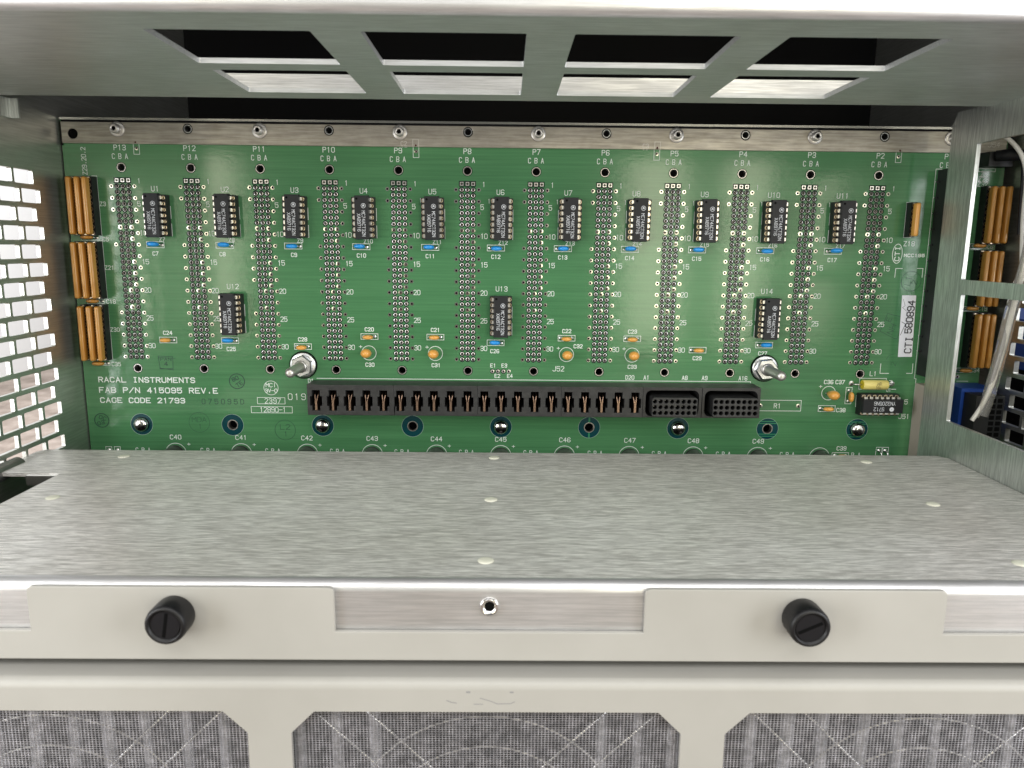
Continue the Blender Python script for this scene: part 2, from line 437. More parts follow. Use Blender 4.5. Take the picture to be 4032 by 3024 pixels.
# ================================================================== BEIGE COVER STRIP + knobs
cs = empty('cover_strip', 'beige painted cover strip with two raised tabs and black thumbscrews', 'panel', (166, -162, -134))
csi = Matrix.Translation([-166*S, 162*S, 134*S])
def cspart(o): o.parent = cs; o.matrix_parent_inverse = csi; return o
def corner(cx_, cy_, r, a0, a1, n=4): return [(cx_+r*math.cos(math.radians(a0+(a1-a0)*i/n)), cy_+r*math.sin(math.radians(a0+(a1-a0)*i/n))) for i in range(n+1)]
out = [(-70, -134.3), (410, -134.3), (410, -126.2), (285.4, -126.2)] + corner(283.9, -115.5, 1.5, 0, 90) + corner(208.0, -115.5, 1.5, 90, 180) + [(206.5, -126.2), (126.0, -126.2)] \
    + corner(124.5, -115.5, 1.5, 0, 90) + corner(48.6, -115.5, 1.5, 90, 180) + [(47.1, -126.2), (-70, -126.2)]
cspart(plate('strip_plate', 'y', -162.6, 1.4, out, [], M['paint'], bevel=.25))
kn = MB()
kn.lathe((0, 0), [(5.1, -0.2), (5.2, -.8), (5.25, -5.6), (5.0, -6.5), (4.4, -6.9), (4.1, -6.8), (3.9, -5.8)], 36)
km = kn.mesh('thumbscrew', [M['rubber']])
for (x, z, a) in ((85.0, -121.3, 80), (247.4, -121.2, 25)):
    k = link('thumbscrew', km); k.location = (x*S, -162.6*S, z*S); cspart(k)
    s_ = MB(); s_.cyl((0, 0), 3.7, -5.85, -6.3, 24); s_.box(-3.3, 3.3, -6.36, -6.31, -.42, .42, 1)
    so = s_.build('slotted_cap', [simple('cap_black', (.008, .008, .010), .35, 0, .3), M['hole']], k)
    so.rotation_euler = (0, math.radians(-a), 0)

# ================================================================== GRILLE PANEL + mesh + fans
gp = empty('fan_grille_panel', 'beige grille panel with three eight-sided openings over silver wire mesh', 'grille', (166, -168, -180))
gpi = Matrix.Translation([-166*S, 168*S, 180*S])
def gpart(o): o.parent = gp; o.matrix_parent_inverse = gpi; return o
def octo(x0, x1, z0, z1, c): return [(x0+c, z0), (x1-c, z0), (x1, z0+c), (x1, z1-c), (x1-c, z1), (x0+c, z1), (x0, z1-c), (x0, z0+c)]
ops = [(-3, 103.7), (115.0, 216.3), (227.8, 336)]
cspart
gpart(plate('panel_face', 'y', -168, 1.4, rect(-70, 410, -215, -139.4), [octo(a, b, -205, -145.6, 6.1) for a, b in ops], M['paint']))
mb = MB(); n = 14
prof = [(-168, -139.4)]+[(-165.6-2.4*math.cos(PI/2*i/n), -139.4+2.4*math.sin(PI/2*i/n)) for i in range(1, n+1)]+[(-152, -137.0)]
prof += [(-152, -138.4)]+[(-165.6-1.0*math.cos(PI/2*i/n), -139.4+1.0*math.sin(PI/2*i/n)) for i in range(n, -1, -1)]
mb.grid([[(x, y, z) for y, z in prof] for x in (-70, 410)], 0, False, True, True, True)
gpart(mb.build('bent_edge', M['paint']))
sm = Ink(at_y(-168.0)); sm.line([(160.6, -139.9), (161.2, -139.9)], .5); sm.line([(171.8, -139.9), (172.3, -139.9)], .45)
sm.line([(155.4, -142.3), (156.6, -142.8), (157.8, -143.0)], .28); sm.line([(162.4, -143.3), (164.6, -143.3)], .22); sm.line([(164.0, -141.6), (166.6, -142.4), (168.4, -143.2), (171.8, -143.1), (172.8, -142.6)], .24)
gpart(sm.build('scuff_marks', simple('scuff_grey', (.25, .25, .25), .6)))
wire, _nt, _b = new_mat('mesh_wire')
_n = noise(_nt, (350, 350, 350), 2); _r = ramp(_nt, .35, .7, (.42, .43, .46), (.74, .75, .80))  # colour noise stands in for sparkle on the wires
_nt.links.new(_n.outputs['Fac'], _r.inputs[0]); _nt.links.new(_r.outputs[0], _b.inputs['Base Color'])
_b.inputs['Metallic'].default_value = .8; _b.inputs['Roughness'].default_value = .3
for (yy, px, pz, rr, name) in ((-165.9, .90, .66, .085, 'wire_mesh'),):
    mb = MB(); x = -8.0
    i = 0
    while x < 342: mb.box(x-rr, x+rr, yy-rr, yy+rr, -185, -140.5); x += px
    z = -185.0
    while z < -140.6: mb.box(-8, 342, yy-rr-.1, yy+rr-.1, z-rr, z+rr); z += pz
    gpart(mb.build(name, wire, None, 'stuff'))
mb = MB()   # corrugated filter foil behind the mesh, darkened as shade between the light bands
rows = []
for zz in (-190, -140):
    rows.append([(x_*.5-12, -155.0+4.8*math.sin(2*PI*(x_*.5)/10.2+.6*math.sin(x_*.021))+.25*math.sin(2*PI*(x_*.5)/3.3), zz) for x_ in range(0, 720)])
mb.grid(rows, 0, True, False)
gpart(mb.build('corrugated_filter', simple('shaded_foil', (.10, .10, .11), .4, .6)))
pl_m = brushed('light_band_foil', (.42, .42, .45), (.80, .80, .85), (300, 300, 700), .3, .45, .2, .55)  # pale colour of added strips carries the light bands behind the mesh
for k_ in range(34):
    px_ = -6+10.1*k_+random.uniform(-.5, .5)
    if abs(px_-165.6) < 25: continue
    mb = MB(); wv = random.uniform(1.3, 2.0); tl_ = random.uniform(-1.2, 1.2)
    rows = []
    for zz in (-190, -165, -141):
        o_ = tl_*(zz+165)/25
        rows.append([(px_+o_+wv*math.sin(t*PI/12-PI/2), -161.2-1.6*math.sin(t*PI/12), zz) for t in range(13)])
    mb.grid(rows, 0, True, False)
    gpart(mb.build('light_band_strip', pl_m))
mb = MB()
mb.lathe((165.6, -187), [(38, -150), (38, -159.5), (36, -160), (35.5, -150)], 48)
mb.lathe((165.6, -187), [(20, -150), (20, -158), (18, -159), (3, -159)], 32)
gpart(mb.build('fan_hub', M['void']))
for ci, fx in enumerate((50, 165.6, 282)):
    g = MB()
    rg = MB()
    for r_ in (20, 29, 38):
        pts = [(fx+r_*math.cos(t*PI/24), -164.6, -187+r_*math.sin(t*PI/24)) for t in range(0, 25)]
        rg.tube(pts, .28, 8)
    for sgn in (-1, 1):
        for off in (-7, 7):
            g.tube([(fx+off, -163.4, -187), (fx+off+sgn*43, -163.4, -144)], .36, 8)
    gpart(g.build('finger_guard', M['bright'])); gpart(rg.build('guard_rings', M['dull']))

# ================================================================== BACKPLANE
PX = [30.48*k for k in range(12)]     # P13 .. P2
bp = empty('backplane_board', 'large green circuit backplane printed with white part marks', 'circuit board', (165, 0, -120))
bpi = Matrix.Translation([-165*S, 0, 120*S])
def bpart(o): o.parent = bp; o.matrix_parent_inverse = bpi; return o
scr_x = [-0.2, 84.4, 168.0, 251.5, 336.4]; opn_x = [42.2, 126.5, 209.6, 293.9]
holes = [circ(x, 5.5, 1.75) for x in PX]+[circ(x+.1, -84.1, 1.75) for x in PX]+[circ(x, -110.7, 2.1) for x in opn_x]
holes += [circ(x, 21.9, 2.3) for x in (-19.4, 30.6, 92.0, 152.7, 213.4, 274.5, 335.9)]
bpart(plate('board', 'y', 0, 3.0, rect(-25.0, 391.3, -134, 26.0), holes, M['board']))
MR = [simple('ring_steel', (.62, .60, .57), .35, 1), M['antipad'], M['teal'], simple('mask_edge', (.30, .42, .36), .4), simple('trace_green', (.03, .22, .10), .3)]
mb = MB(); mb.ring((0, 0), 2.25, 1.95, -.03, -.03, 24, 1); mb.ring((0, 0), 1.96, 1.66, -.05, -.05, 24, 0); mb.ring((0, 0), 1.66, 1.64, -.05, 3.0, 24, 0)
hm_ = mb.mesh('hole_ring', MR)
for x in PX:
    for z in (5.5, -84.1):
        o = link('hole_ring', hm_); o.location = ((x if z > 0 else x+.1)*S, 0, z*S); bpart(o)
def ground(x, opening, bars):
    mb = MB()
    mb.ring((0, 0), 5.05, 2.5 if opening else .5, -.03, -.03, 32, 2); mb.ring((0, 0), 5.2, 5.05, -.035, -.035, 32, 3)
    if opening: mb.ring((0, 0), 2.5, 2.1, -.03, -.03, 24, 0); mb.ring((0, 0), 2.08, 2.05, -.05, 3.0, 24, 0)
    if bars == 'h':
        for dz in (-3.6, -2.6, 2.6, 3.6):
            hw = math.sqrt(5.0**2-dz*dz); mb.face([(-hw, -.04, dz-.2), (hw, -.04, dz-.2), (hw, -.04, dz+.2), (-hw, -.04, dz+.2)], 4)
    if bars == 'v':
        for z0 in (-4.95, 2.5): mb.face([(-.4, -.04, z0), (.4, -.04, z0), (.4, -.04, z0+2.4), (-.4, -.04, z0+2.4)], 4)
    o = mb.build('ground_pad', MR); o.location = (x*S, 0, -110.7*S); bpart(o)
for x in scr_x: ground(x, False, 'h' if x > 330 else '')
for x in opn_x: ground(x, True, 'h' if x > 290 else 'v' if 200 < x < 220 else '')

# connector pin fields
left_rows = {0: (2, 4, 6, 12, 24, 26, 28, 30, 32), 2: (2, 4, 12, 14, 16, 18, 24, 26, 28, 30, 32)}
bright = {9: 'CA', 11: 'A', 15: 'A', 17: 'A', 19: 'A', 20: 'B', 23: 'B'}
for k, x in enumerate(PX):
    mb = MB()
    for r_ in range(32):
        z = -2.54*r_
        for c_, dx in (('C', -2.54), ('B', 0), ('A', 2.54)):
            c = (x+dx, z); br = c_ in bright.get(r_+1, '') and k < 12
            if r_ == 0:
                for hw, y, mi in ((1.22, -.03, 0), (.80, -.05, 1)):
                    mb.face([(c[0]-hw, y, z-hw), (c[0]+hw, y, z-hw), (c[0]+hw, y, z+hw), (c[0]-hw, y, z+hw)], mi)
                mb.disc(c, .52, -.07, 10, 2)
            elif br:
                mb.ring(c, 1.0, .5, -.05, -.10, 12, 3); mb.disc(c, .52, -.07, 10, 2)
            else:
                mb.disc(c, 1.25, -.03, 14, 0); mb.ring(c, .83, .62, -.05, -.12, 12, 1); mb.disc(c, .63, -.06, 10, 2)
            mb.box(c[0]-.19, c[0]+.19, -.55, -.05, z-.19, z+.19, 4)
        if (r_+1) % 2 == 0:
            rows = left_rows.get(k, (2, 4, 12, 14, 16, 18, 20, 22, 24, 26, 28, 30, 32))
            for sgn in (-1, 1):
                if sgn < 0 and (r_+1) not in rows: continue
                c = (x+sgn*5.08, z); mb.ring(c, .86, .46, -.03, -.04, 14, 3); mb.disc(c, .47, -.035, 10, 2)
    bpart(mb.build('pin_field', [M['antipad'], M['silver'], M['hole'], M['tinpad'], M['pintip']], None, 'stuff'))

# ---- silkscreen
ik = Ink(front)
for k, x in enumerate(PX):
    ik.text('P%d' % (13-k), (x, 13.9), 2.1, .62, .26); ik.text('C B A'.replace(' ', ' '), (x-.2, 10.2), 2.1, .50, .24, gap=.35)
    for n_ in (1, 5, 10, 15, 20, 25, 30):
        if n_ == 1: ik.text('1', (x+7.3, -.2), 2.0, .5, .22)
        else:
            dx = 9.0 if (n_ >= 20 and k not in (0, 1, 2)) else 7.6
            ik.text(str(n_), (x+(6.0 if n_ > 5 else 5.9), -2.54*(n_-1)+.1), 2.1, .60, .24, anchor='l', gap=.3)
UX = [15.24+30.48*k for k in range(11)]
utx = [14.1, 44.9, 75.7, 106.3, 136.8, 167.1, 197.3, 227.7, 258.2, 289.2, 320.0]
for k, x in enumerate(UX):
    ik.text('U%d' % (k+1), (utx[k], -3.5), 2.1, .62, .24)
    s_ = 1 if k < 6 else -1
    for z0, z1 in ((-11.1, -16.3), (-18.7, -24.0)):
        ik.line([(x+s_*4.0, z0), (x+s_*5.1, z0), (x+s_*5.1, z1), (x+s_*4.0, z1)], .24)
    if k >= 4: ik.text('1', (x-5.6, -7.4), 1.8, .4, .22)
    bx = [(12.4, 0), (43.4, 0), (74.1, 0), (104.6, 0), (135.6, 0), (165.2, 0), (195.4, 0), (225.7, 0), (256.1, 0), (287.0, 0), (317.7, 0)][k][0]
    ik.line([(bx-3.9, -26.6), (bx+3.9, -26.6), (bx+3.9, -29.2), (bx-3.9, -29.2)], .24, True)
    ik.text('C%d' % (k+7), (bx+(-.2 if k == 0 else -1.2 if k == 1 else .2 if k == 2 else 0), -31.8), 1.6, .62, .28)
    ik.text('Z%d' % (k+7), (bx+3.2, -25.5), 1.6, .62, .24)
for n_, x, tx, k in ((12, 45.72, 46.0, 0), (13, 167.64, 167.9, 0), (14, 289.56, 289.1, 1)):
    ik.text('U%d' % n_, (tx, -46.2), 2.1, .62, .24)
for s_, x in ((1, 45.72), (1, 167.64), (-1, 289.56)):
    for z0, z1 in ((-54.3, -59.5), (-61.9, -67.2)):
        ik.line([(x+s_*4.0, z0), (x+s_*5.1, z0), (x+s_*5.1, z1), (x+s_*4.0, z1)], .24)
for bx, n_, tx in ((43.3, 25, 43.6), (165.3, 26, 164.9), (289.5, 27, 289.1)):
    ik.line([(bx-3.9, -69.6), (bx+3.9, -69.6), (bx+3.9, -72.2), (bx-3.9, -72.2)], .24, True); ik.text('C%d' % n_, (tx, -74.8), 1.6, .62, .28)
TAN = [(15.0, -70.9, 24, 1), (76.6, -73.4, 28, 1), (107.3, -68.5, 20, 1), (137.6, -68.5, 21, 1), (198.0, -68.5, 22, 1), (228.3, -68.5, 23, 1), (258.8, -73.5, 29, -1)]
for bx, bz, n_, s_ in TAN:
    ik.line([(bx-3.9, bz-1.3), (bx+3.9, bz-1.3), (bx+3.9, bz+1.3), (bx-3.9, bz+1.3)], .24, True)
    ik.text('C%d' % n_, (bx, bz+3.3*s_ if s_ > 0 else bz-3.8), 1.6, .62, .30)
for x, n_ in ((106.9, 30), (137.5, 31), (198.1, 32), (228.5, 33)):
    ik.circle((x, -76.1), 3.3, .25); ik.text('+', (x-3.8, -73.2), 1.6, .8, .24)
    ik.text('C%d' % n_, (203.4, -72.2) if n_ == 32 else (x+.3, -81.6), 1.6, .62, .30)
ik.text('J52', (194.5, -82.8), 2.2, .6, .26)
for i in range(4):
    ik.text('E%d' % (i+1), ((164.2, -81.5), (166.2, -86.4), (169.4, -81.5), (172.0, -86.4))[i], 1.6, .6, .26)
ik.line([(82.5, -88.2), (284.4, -88.2), (284.4, -88.7)], .28)
for t, x in (('D20', 227.9), ('A1', 235.6), ('A8', 253.5), ('A9', 262.8), ('A16', 280.7)): ik.text(t, (x, -86.6), 1.8, .55, .28)
ik.text('D1', (79.6, -89.4), 1.8, .55, .24)
# left column
for z0, z1 in ((1.7, -23.9), (-26.3, -52.1), (-54.8, -80.0)):
    ik.line([(-13.3, z0), (-11.1, z0), (-11.1, z1), (-12.5, z1)], .22); ik.line([(-12.5, z0-2.6), (-11.1, z0-2.6)], .2)
for t, x, z in (('Z3', -9.5, -10.3), ('Z21', -9.0, -38.3), ('Z30', -8.9, -66.3), ('C5', -9.6, -25.7), ('C18', -9.6, -53.5), ('C35', -9.7, -82.3)): ik.text(t, (x, z), 1.7, .6, .24)
ik.text('Z29.20.2', (-16.1, 8.0), 1.9, .58, .24, 90, gap=.35)
for z0 in (-24.1, -52.5, -80.7):
    ik.line([(-20.3, z0), (-12.5, z0), (-12.5, z0-2.1), (-20.3, z0-2.1)], .2, True)
# lower left block of lettering
tl = Ink(front)
tl.text('RACAL INSTRUMENTS', (-18.4, -89.6), 2.2, .82, .44, anchor='l', gap=.47, serif=True)
tl.text('FAB P/N 415095 REV.E', (-18.5, -94.5), 2.3, .82, .44, anchor='l', gap=.47, serif=True)
tl.text('CAGE CODE 21793', (-18.4, -99.3), 2.2, .82, .44, anchor='l', gap=.47, serif=True)
bpart(tl.build('printed_title', M['silk']))
ik.circle((61.0, -92.9), 3.3, .2); ik.text('MCi', (61, -91.6), 1.7, .75, .24, gap=.3); ik.text('3V-0', (61, -94.2), 1.6, .7, .24, gap=.3)
ik.line(rect(54.4, 67.2, -100.5, -97.5), .2, True); ik.text('2397', (61.5, -99.1), 2.2, .62, .24)
ik.line(rect(51.3, 70.4, -104.8, -101.8), .2, True); ik.text('12890-1', (61.4, -103.3), 2.2, .62, .24, gap=.3)
ik.text('019', (72.8, -97.0), 2.8, .65, .28, gap=.7)
for i, x in enumerate((15.1, 45.8, 76.7, 107.4, 137.7, 168.0, 198.3, 229.1, 259.2, 290.0)):
    ik.text('C%d' % (40+i), (x, -116.8), 2.0, .65, .26); ik.text('+', (x+6.0, -120.2), 1.6, .8, .22)
EC = [14.8, 45.6, 76.7, 107.3, 137.7, 168.0, 198.2, 228.9, 259.3, 290.0, 319.6]
for x in EC: ik.circle((x, -124.6), 4.85, .24, 0, 180, 40)
for k, x in enumerate(PX[:12]): 
    if k != 11: ik.text('C B A', (x-.6, -123.2), 2.1, .5, .24, gap=.35)
ik.text('C39', (329.9, -120.0), 1.8, .62, .28); ik.line([(325.6, -125), (325.6, -122.1), (333.5, -122.1), (333.5, -125)], .22); ik.text('B A', (337, -123.2), 2.1, .5, .24)
for x0 in (346.3, 349.4): ik.line([(x0, -125), (x0+.2, -119.3), (x0+2.9, -119.3), (x0+2.9, -125)], .22)
for x0 in (-18.0, -14.0): ik.line([(x0, -125), (x0, -121.7), (x0+2.8, -121.7), (x0+2.8, -125)], .22)
# small two-pad footprints under the rail
for x, z1, z0, t in ((7.3, 17.9, 11.1, None), (129.8, 18.5, 11.0, 'C2'), (236.0, 18.5, 11.0, 'C3'), (343.3, 18.3, 11.1, None)):
    if t: ik.text(t, (x-5.2, 16.2), 1.7, .6, .18)
    ik.line([(x-1.25, 15.3), (x-1.25, z0), (x+1.25, z0), (x+1.25, 15.3)], .2)
# right-hand lettering
ik.line(rect(335.4, 347.9, -91.3, -86.1), .24, True); ik.text('L1', (341.5, -83.9), 2.0, .6, .26)
ik.circle((321.4, -93.3), 3.25, .25); ik.text('C36', (321.0, -88.0), 1.7, .62, .3); ik.text('C37', (326.4, -88.0), 1.7, .62, .3); ik.text('+', (317.4, -90.2), 1.6, .8, .24)
ik.line(rect(329.5, 332.3, -98.3, -90.5), .24, True); ik.line(rect(317.2, 325.1, -102.1, -99.3), .24, True); ik.text('C38', (327.9, -101.4), 1.7, .62, .3)
ik.text('J51', (358.0, -104.2), 2.1, .6, .24); ik.text('5', (358.3, -97.2), 2.1, .62, .26); ik.text('U1', (349.5, -91.6), 1.6, .5, .2)
ik.line([(335.7, -94.4), (334.4, -94.4), (334.6, -99.6), (336, -99.6)], .22)
ik.line([(349.4, -87.1), (350.7, -87.1)], .3); ik.line([(350.8, -91.2), (352.8, -91.2)], .3)
ik.line([(285, -96.9), (308.9, -96.9), (308.9, -102.0), (285, -102.0)], .24); ik.text('R1', (297.8, -99.6), 2.1, .6, .26)
ik.text('Z18', (352.0, -24.2), 2.0, .62, .26)
ik.circle((347.1, -28.7), 2.2, .3, ry=4.3); ik.text('CTI', (347.1, -28.7), 2.0, .8, .36, 90, gap=.45, serif=True); ik.text('MCC195', (354.9, -29.4), 1.2, .9, .3, gap=.5)
for P in ([(347.0, -39.3), (347.1, -35.3), (350.1, -35.3)], [(356.9, -35.2), (359.5, -35.2), (359.5, -39.2)], [(359.6, -79.1), (359.7, -83.6), (357.1, -83.6)], [(348.7, -83.7), (344.6, -83.7), (344.6, -79.2)]): ik.line(P, .26)
ik.line([(351, -6.0), (349.1, -6.0), (349.1, -21.4), (352.5, -21.4)], .22); ik.line([(349.1, -8.6), (350.4, -8.6)], .2)
ik.line([(363.1, 8.5), (360.6, 8.5), (361.0, -86.0), (361.8, -86.1), (362.0, -124)], .22)
for i in range(12): ik.line([(360.7, 3-6.9*i), (361.4, 3-6.9*i)], .2)
ik.text('P1', (365.6, 13.9), 2.1, .62, .26); ik.text('C B A', (365.6, 10.2), 2.1, .5, .24, gap=.35)
ik.text('Z5', (382.2, 6.5), 1.9, .6, .2); ik.text('Z23', (382.4, 4.4), 1.9, .6, .2); ik.text('Z32', (382.2, 2.2), 1.9, .6, .2)
for t, z in (('C6', -25.2), ('C19', -53.2), ('C34', -81.9)): ik.text(t, (389.0, z), 1.7, .6, .22)
for z0 in (-24.0, -52.3, -80.9): ik.line(rect(379.0, 387.3, z0-2.1, z0), .2, True)
ik.line(rect(379.7, 387.1, 7.6, 9.0), .2, True); ik.line([(379.7, 15), (386, 15)], .2); ik.line([(381, -87.1), (386.3, -87.1)], .2)
bpart(ik.build('silkscreen', M['silk']))
# pads of unfitted parts
def pad(x, z, r, ri, col_, halo=0):
    mb = MB(); mb.ring((0, 0), r, ri, -.05, -.1, 16, 0); mb.disc((0, 0), ri+.01, -.055, 12, 1)
    if halo: mb.disc((0, 0), halo, -.04, 16, 2)
    o = mb.build('solder_pad', [col_, M['hole'], M['antipad']]); o.location = (x*S, 0, z*S); bpart(o)
for x in (7.3, 129.8, 236.0, 343.3): pad(x, 13.6, .8, .38, M['tinpad'])
for x in (289.8, 307.6): pad(x, -99.5, .95, .45, M['tinpad'])
for x in (163.9, 166.4, 169.0, 171.5): pad(x, -84.2, .85, .45, M['silver'], 1.15 if x < 171 else 0)
pad(381.1, -85.0, .95, .45, M['tinpad'])
# ink stamps
st = Ink(front)
st.circle((45.4, -89.9), 3.5, .42); st.text('80', (44.6, -88.7), 1.7, .7, .34, 25); st.text('TE', (46.4, -91.2), 1.7, .7, .34, 35)
bpart(st.build('ink_stamp', M['ink'])); st = Ink(front)
st.circle((-18.7, -109.0), 3.3, .4); st.text('OC', (-18.2, -107.8), 1.6, .8, .3, -20); st.text('03', (-19.2, -110.2), 1.6, .8, .3, 15)
bpart(st.build('ink_stamp', M['ink'])); st = Ink(front)
st.circle((26.7, -109.6), 4.8, .14); st.text('MDA', (26.7, -108.3), 2.3, .8, .16, gap=.3); st.text('1', (27.0, -111.6), 2.2, .6, .16)
bpart(st.build('ink_stamp', M['ink'])); st = Ink(front)
st.circle((66.7, -113.0), 4.8, .2); st.text('L2', (66.7, -111.5), 2.3, .8, .24); st.text('1', (66.9, -114.9), 2.2, .6, .22)
bpart(st.build('ink_stamp', M['ink'])); st = Ink(front)
st.circle((354.7, -41.0), 4.5, .18); st.text('L1', (353.4, -40.8), 2.6, .6, .2, 80); st.text('2', (356.3, -41.6), 2.4, .7, .2, 80)
bpart(st.build('ink_stamp', M['ink'])); st = Ink(front)
st.line([(342.8, -64.0), (345.4, -55.8), (352.8, -57.5), (353.0, -60.5), (351.0, -67.2), (349.8, -67.4)], .2, True)
st.text('NH', (348.0, -63.0), 2.6, .7, .2, 70); st.text('E', (346.3, -58.6), 2.2, .7, .2, 70)
bpart(st.build('ink_stamp', M['ink'])); st = Ink(front)
st.line([(347, -77), (348, -75.2), (350, -74.8)], .14); st.text('2', (350.5, -79.2), 2.2, .7, .14, 80)
bpart(st.build('ink_stamp', M['ink'])); st = Ink(front)
st.text('075095D', (38.3, -99.6), 2.3, .62, .3, gap=1.1)
bpart(st.build('ink_stamp', M['ink'])); st = Ink(front)
st.line([(9.8, -78.4), (16.5, -78.6), (16.3, -84.2), (10.4, -84.4)], .25, True); st.text('PAN', (13.2, -79.8), 1.4, .9, .22); st.text('4', (13.2, -82), 1.8, .8, .3); st.line([(9.8, -79), (17.6, -79.4)], .2); st.line([(10.2, -84), (16.6, -84.8)], .3)
bpart(st.build('ink_stamp', M['ink']))


# ================================================================== MOUNTING RAIL
rl = empty('mounting_rail', 'stained steel rail with round holes along the top of the green board', 'rail', (165, 0, 20))
rli = Matrix.Translation([-165*S, 0, -20*S])
def rpart(o): o.parent = rl; o.matrix_parent_inverse = rli; return o
rh = [circ(x, 21.9, 2.15) for x in (30.6, 92.0, 152.7, 213.4, 274.5, 335.9)]+[circ(-19.4, 19.4, 2.15)]+[circ(x, 16.1, .42, 10) for x in (7.4, 129.8, 235.9, 343.3)]
rpart(plate('rail_bar', 'y', -1.0, .95, rect(-24.3, 390.3, 15.4, 24.4), rh, M['rail'], bevel=.15))
mb = MB(); mb.box(-24.7, 391, -1.2, 3, 25.25, 26.2); rpart(mb.build('rail_edge', M['bright']))
mb = MB(); mb.box(-24.4, 391, -.5, 3, 24.45, 25.2); mb.box(-24.6, -24.35, -1.0, 3, 14.5, 24.3); rpart(mb.build('rail_gap', M['void']))  # black filler put in as the shade of the gaps
mb = MB(); mb.ring((0, 0), 2.14, 1.75, -.9, -.9, 28, 1); mb.ring((0, 0), 1.75, 1.42, -.85, -.85, 28, 0); mb.ring((0, 0), 1.42, 1.4, -.85, 3, 28, 0)
cm_ = mb.mesh('hole_collar', [M['steel'], M['hole']])
for x in (30.6, 92.0, 152.7, 213.4, 274.5, 335.9): o = link('hole_collar', cm_); o.location = (x*S, 0, 21.9*S); rpart(o)
mb = MB(); mb.disc((0, 0), 2.14, -.5, 20, 0); o = mb.build('blind_hole', M['hole']); o.location = (-19.4*S, 0, 19.4*S); rpart(o)
rr_ = simple('rust_red', (.12, .02, .01), .7)
for x in (7.4, 129.8, 235.9, 343.3): mb = MB(); mb.disc((0, 0), .45, -.4, 10, 0); o = mb.build('pin_hole', rr_); o.location = (x*S, 0, 16.1*S); rpart(o)
ri = Ink(at_y(-1.0))
for x, t in ((129.8, 'C2'), (236.0, 'C3')):
    ri.line([(x-1.25, 15.45), (x-1.25, 18.6), (x+1.25, 18.6), (x+1.25, 15.45)], .2); ri.text(t, (x-5.2, 16.8), 1.7, .6, .18)
ri.text('J54', (384.5, 19.0), 2.0, .65, .22)
rpart(ri.build('rail_marks', simple('faint_mark', (.62, .60, .56), .5)))
# hex-socket bolts through the rail
b0 = empty('rail_bolt', 'hex socket bolt on the rail above printed mark P13', 'bolt', (0.2, -1.0, 21.4), 'hex socket bolts along the mounting rail')
mb = MB(); mb.lathe((0, 0), [(3.2, 0), (3.2, -.5), (3.0, -.7), (1.8, -.75)], 28); mb.build('washer', M['dull'], b0)
mb = MB(); mb.lathe((0, 0), [(2.0, -.7), (2.0, -3.2), (1.85, -3.2), (1.85, -3.5), (1.65, -3.8), (1.0, -3.85), (.95, -3.2)], 24)
mb.disc((0, 0), 1.0, -3.3, 6, 1); mb.build('bolt_head', [M['dull'], M['hole']], b0)
names = [('P11', 61.9), ('P9', 123.0), ('P7', 183.5), ('P5', 244.1), ('P3', 305.0)]
for nm, x in names+[('P1', 365.6)]:
    c = copy_tree(b0); c.location.x = x*S
    c['label'] = 'hex socket bolt on the rail above printed mark %s' % nm if nm != 'P1' else 'hex socket bolt half hidden behind the partition edge on the rail'

# ================================================================== LOGIC CHIPS
def chip_proto(w_, label, mark, horizontal=False):
    e = empty('logic_chip', label, 'chip', (0, 0, 0), 'black logic chips in sockets')
    sk = MB()
    sk.box(-5.0, -2.6, -4.2, -.1, -8.95, 8.95); sk.box(2.6, 5.0, -4.2, -.1, -8.95, 8.95); sk.box(-2.6, 2.6, -4.0, -.1, 5.6, 8.9); sk.box(-2.6, 2.6, -4.0, -.1, -8.9, -5.6)
    for i in range(7):
        z = 7.62-2.54*i
        for s_ in (-1, 1): sk.ring((s_*3.81, z), 1.0, .62, -4.25, -4.25, 12, 1); sk.disc((s_*3.81, z), .64, -4.23, 10, 2)
    sk.build('socket', [M['blacksock'], M['brassy'], M['hole']], e)
    bd = MB()   # body: mould line + tapered top
    prof = [(3.1, 9.25, -4.9), (3.3, 9.45, -6.3), (3.02, 9.2, -7.9)]
    rings = [[(-a, y, -b), (a, y, -b), (a, y, b), (-a, y, b)] for a, b, y in prof]
    bd.grid(rings, 0, False, True, True, True)
    bd.build('chip_body', [M['black']], e)
    if mark != 'y': 
        dp = MB(); dp.disc((-2.0, 8.0), .5, -7.93, 14, 0); dp.build('pin_one_dimple', M['hole'], e)
    for s_ in (-1, 1):
        pn = MB()
        for i in range(7):
            z = 7.62-2.54*i
            pn.box(s_*3.25, s_*4.05, -6.5, -6.2, z-.72, z+.72); pn.box(s_*3.75, s_*4.07, -6.2, -3.6, z-.72 if False else z-.5, z+.5)
        pn.build('pin_row', M['silver'], e)
    ki = Ink(at_y(-7.9))
    if mark == 'm':
        ki.text('MC74ACT32N', (.8, -2.6), 1.35, .58, .15, -90, gap=.42); ki.text('XAB9716', (-1.2, -2.2), 1.35, .58, .15, -90, gap=.42)
        ki.circle((.9, 5.0), .95, .16); ki.line([(.5, 4.6), (.7, 5.5), (.9, 4.8), (1.1, 5.5), (1.3, 4.6)], .18)
    else:
        ki.text('YN3205N6', (-1.4, 0.6), 1.6, .58, .17, -90, gap=.35); ki.text('9712', (1.3, -1.9), 1.6, .58, .17, -90, gap=.35)
        ki.circle((1.3, 4.0), .6, .9); ki.line([(.8, 3.6), (1.5, 4.4)], .16)
    ki.build('chip_marking', M['chipink'], e)
    return e
M['brassy'] = simple('socket_brass', (.60, .50, .36), .3, 1)
def near(k):
    return 'black socketed chip under printed mark U%d, right of pin block P%d' % (k+1, 13-k)
c0 = chip_proto(6.4, near(0), 'm'); c0.location = (UX[0]*S, 0, -15.24*S)
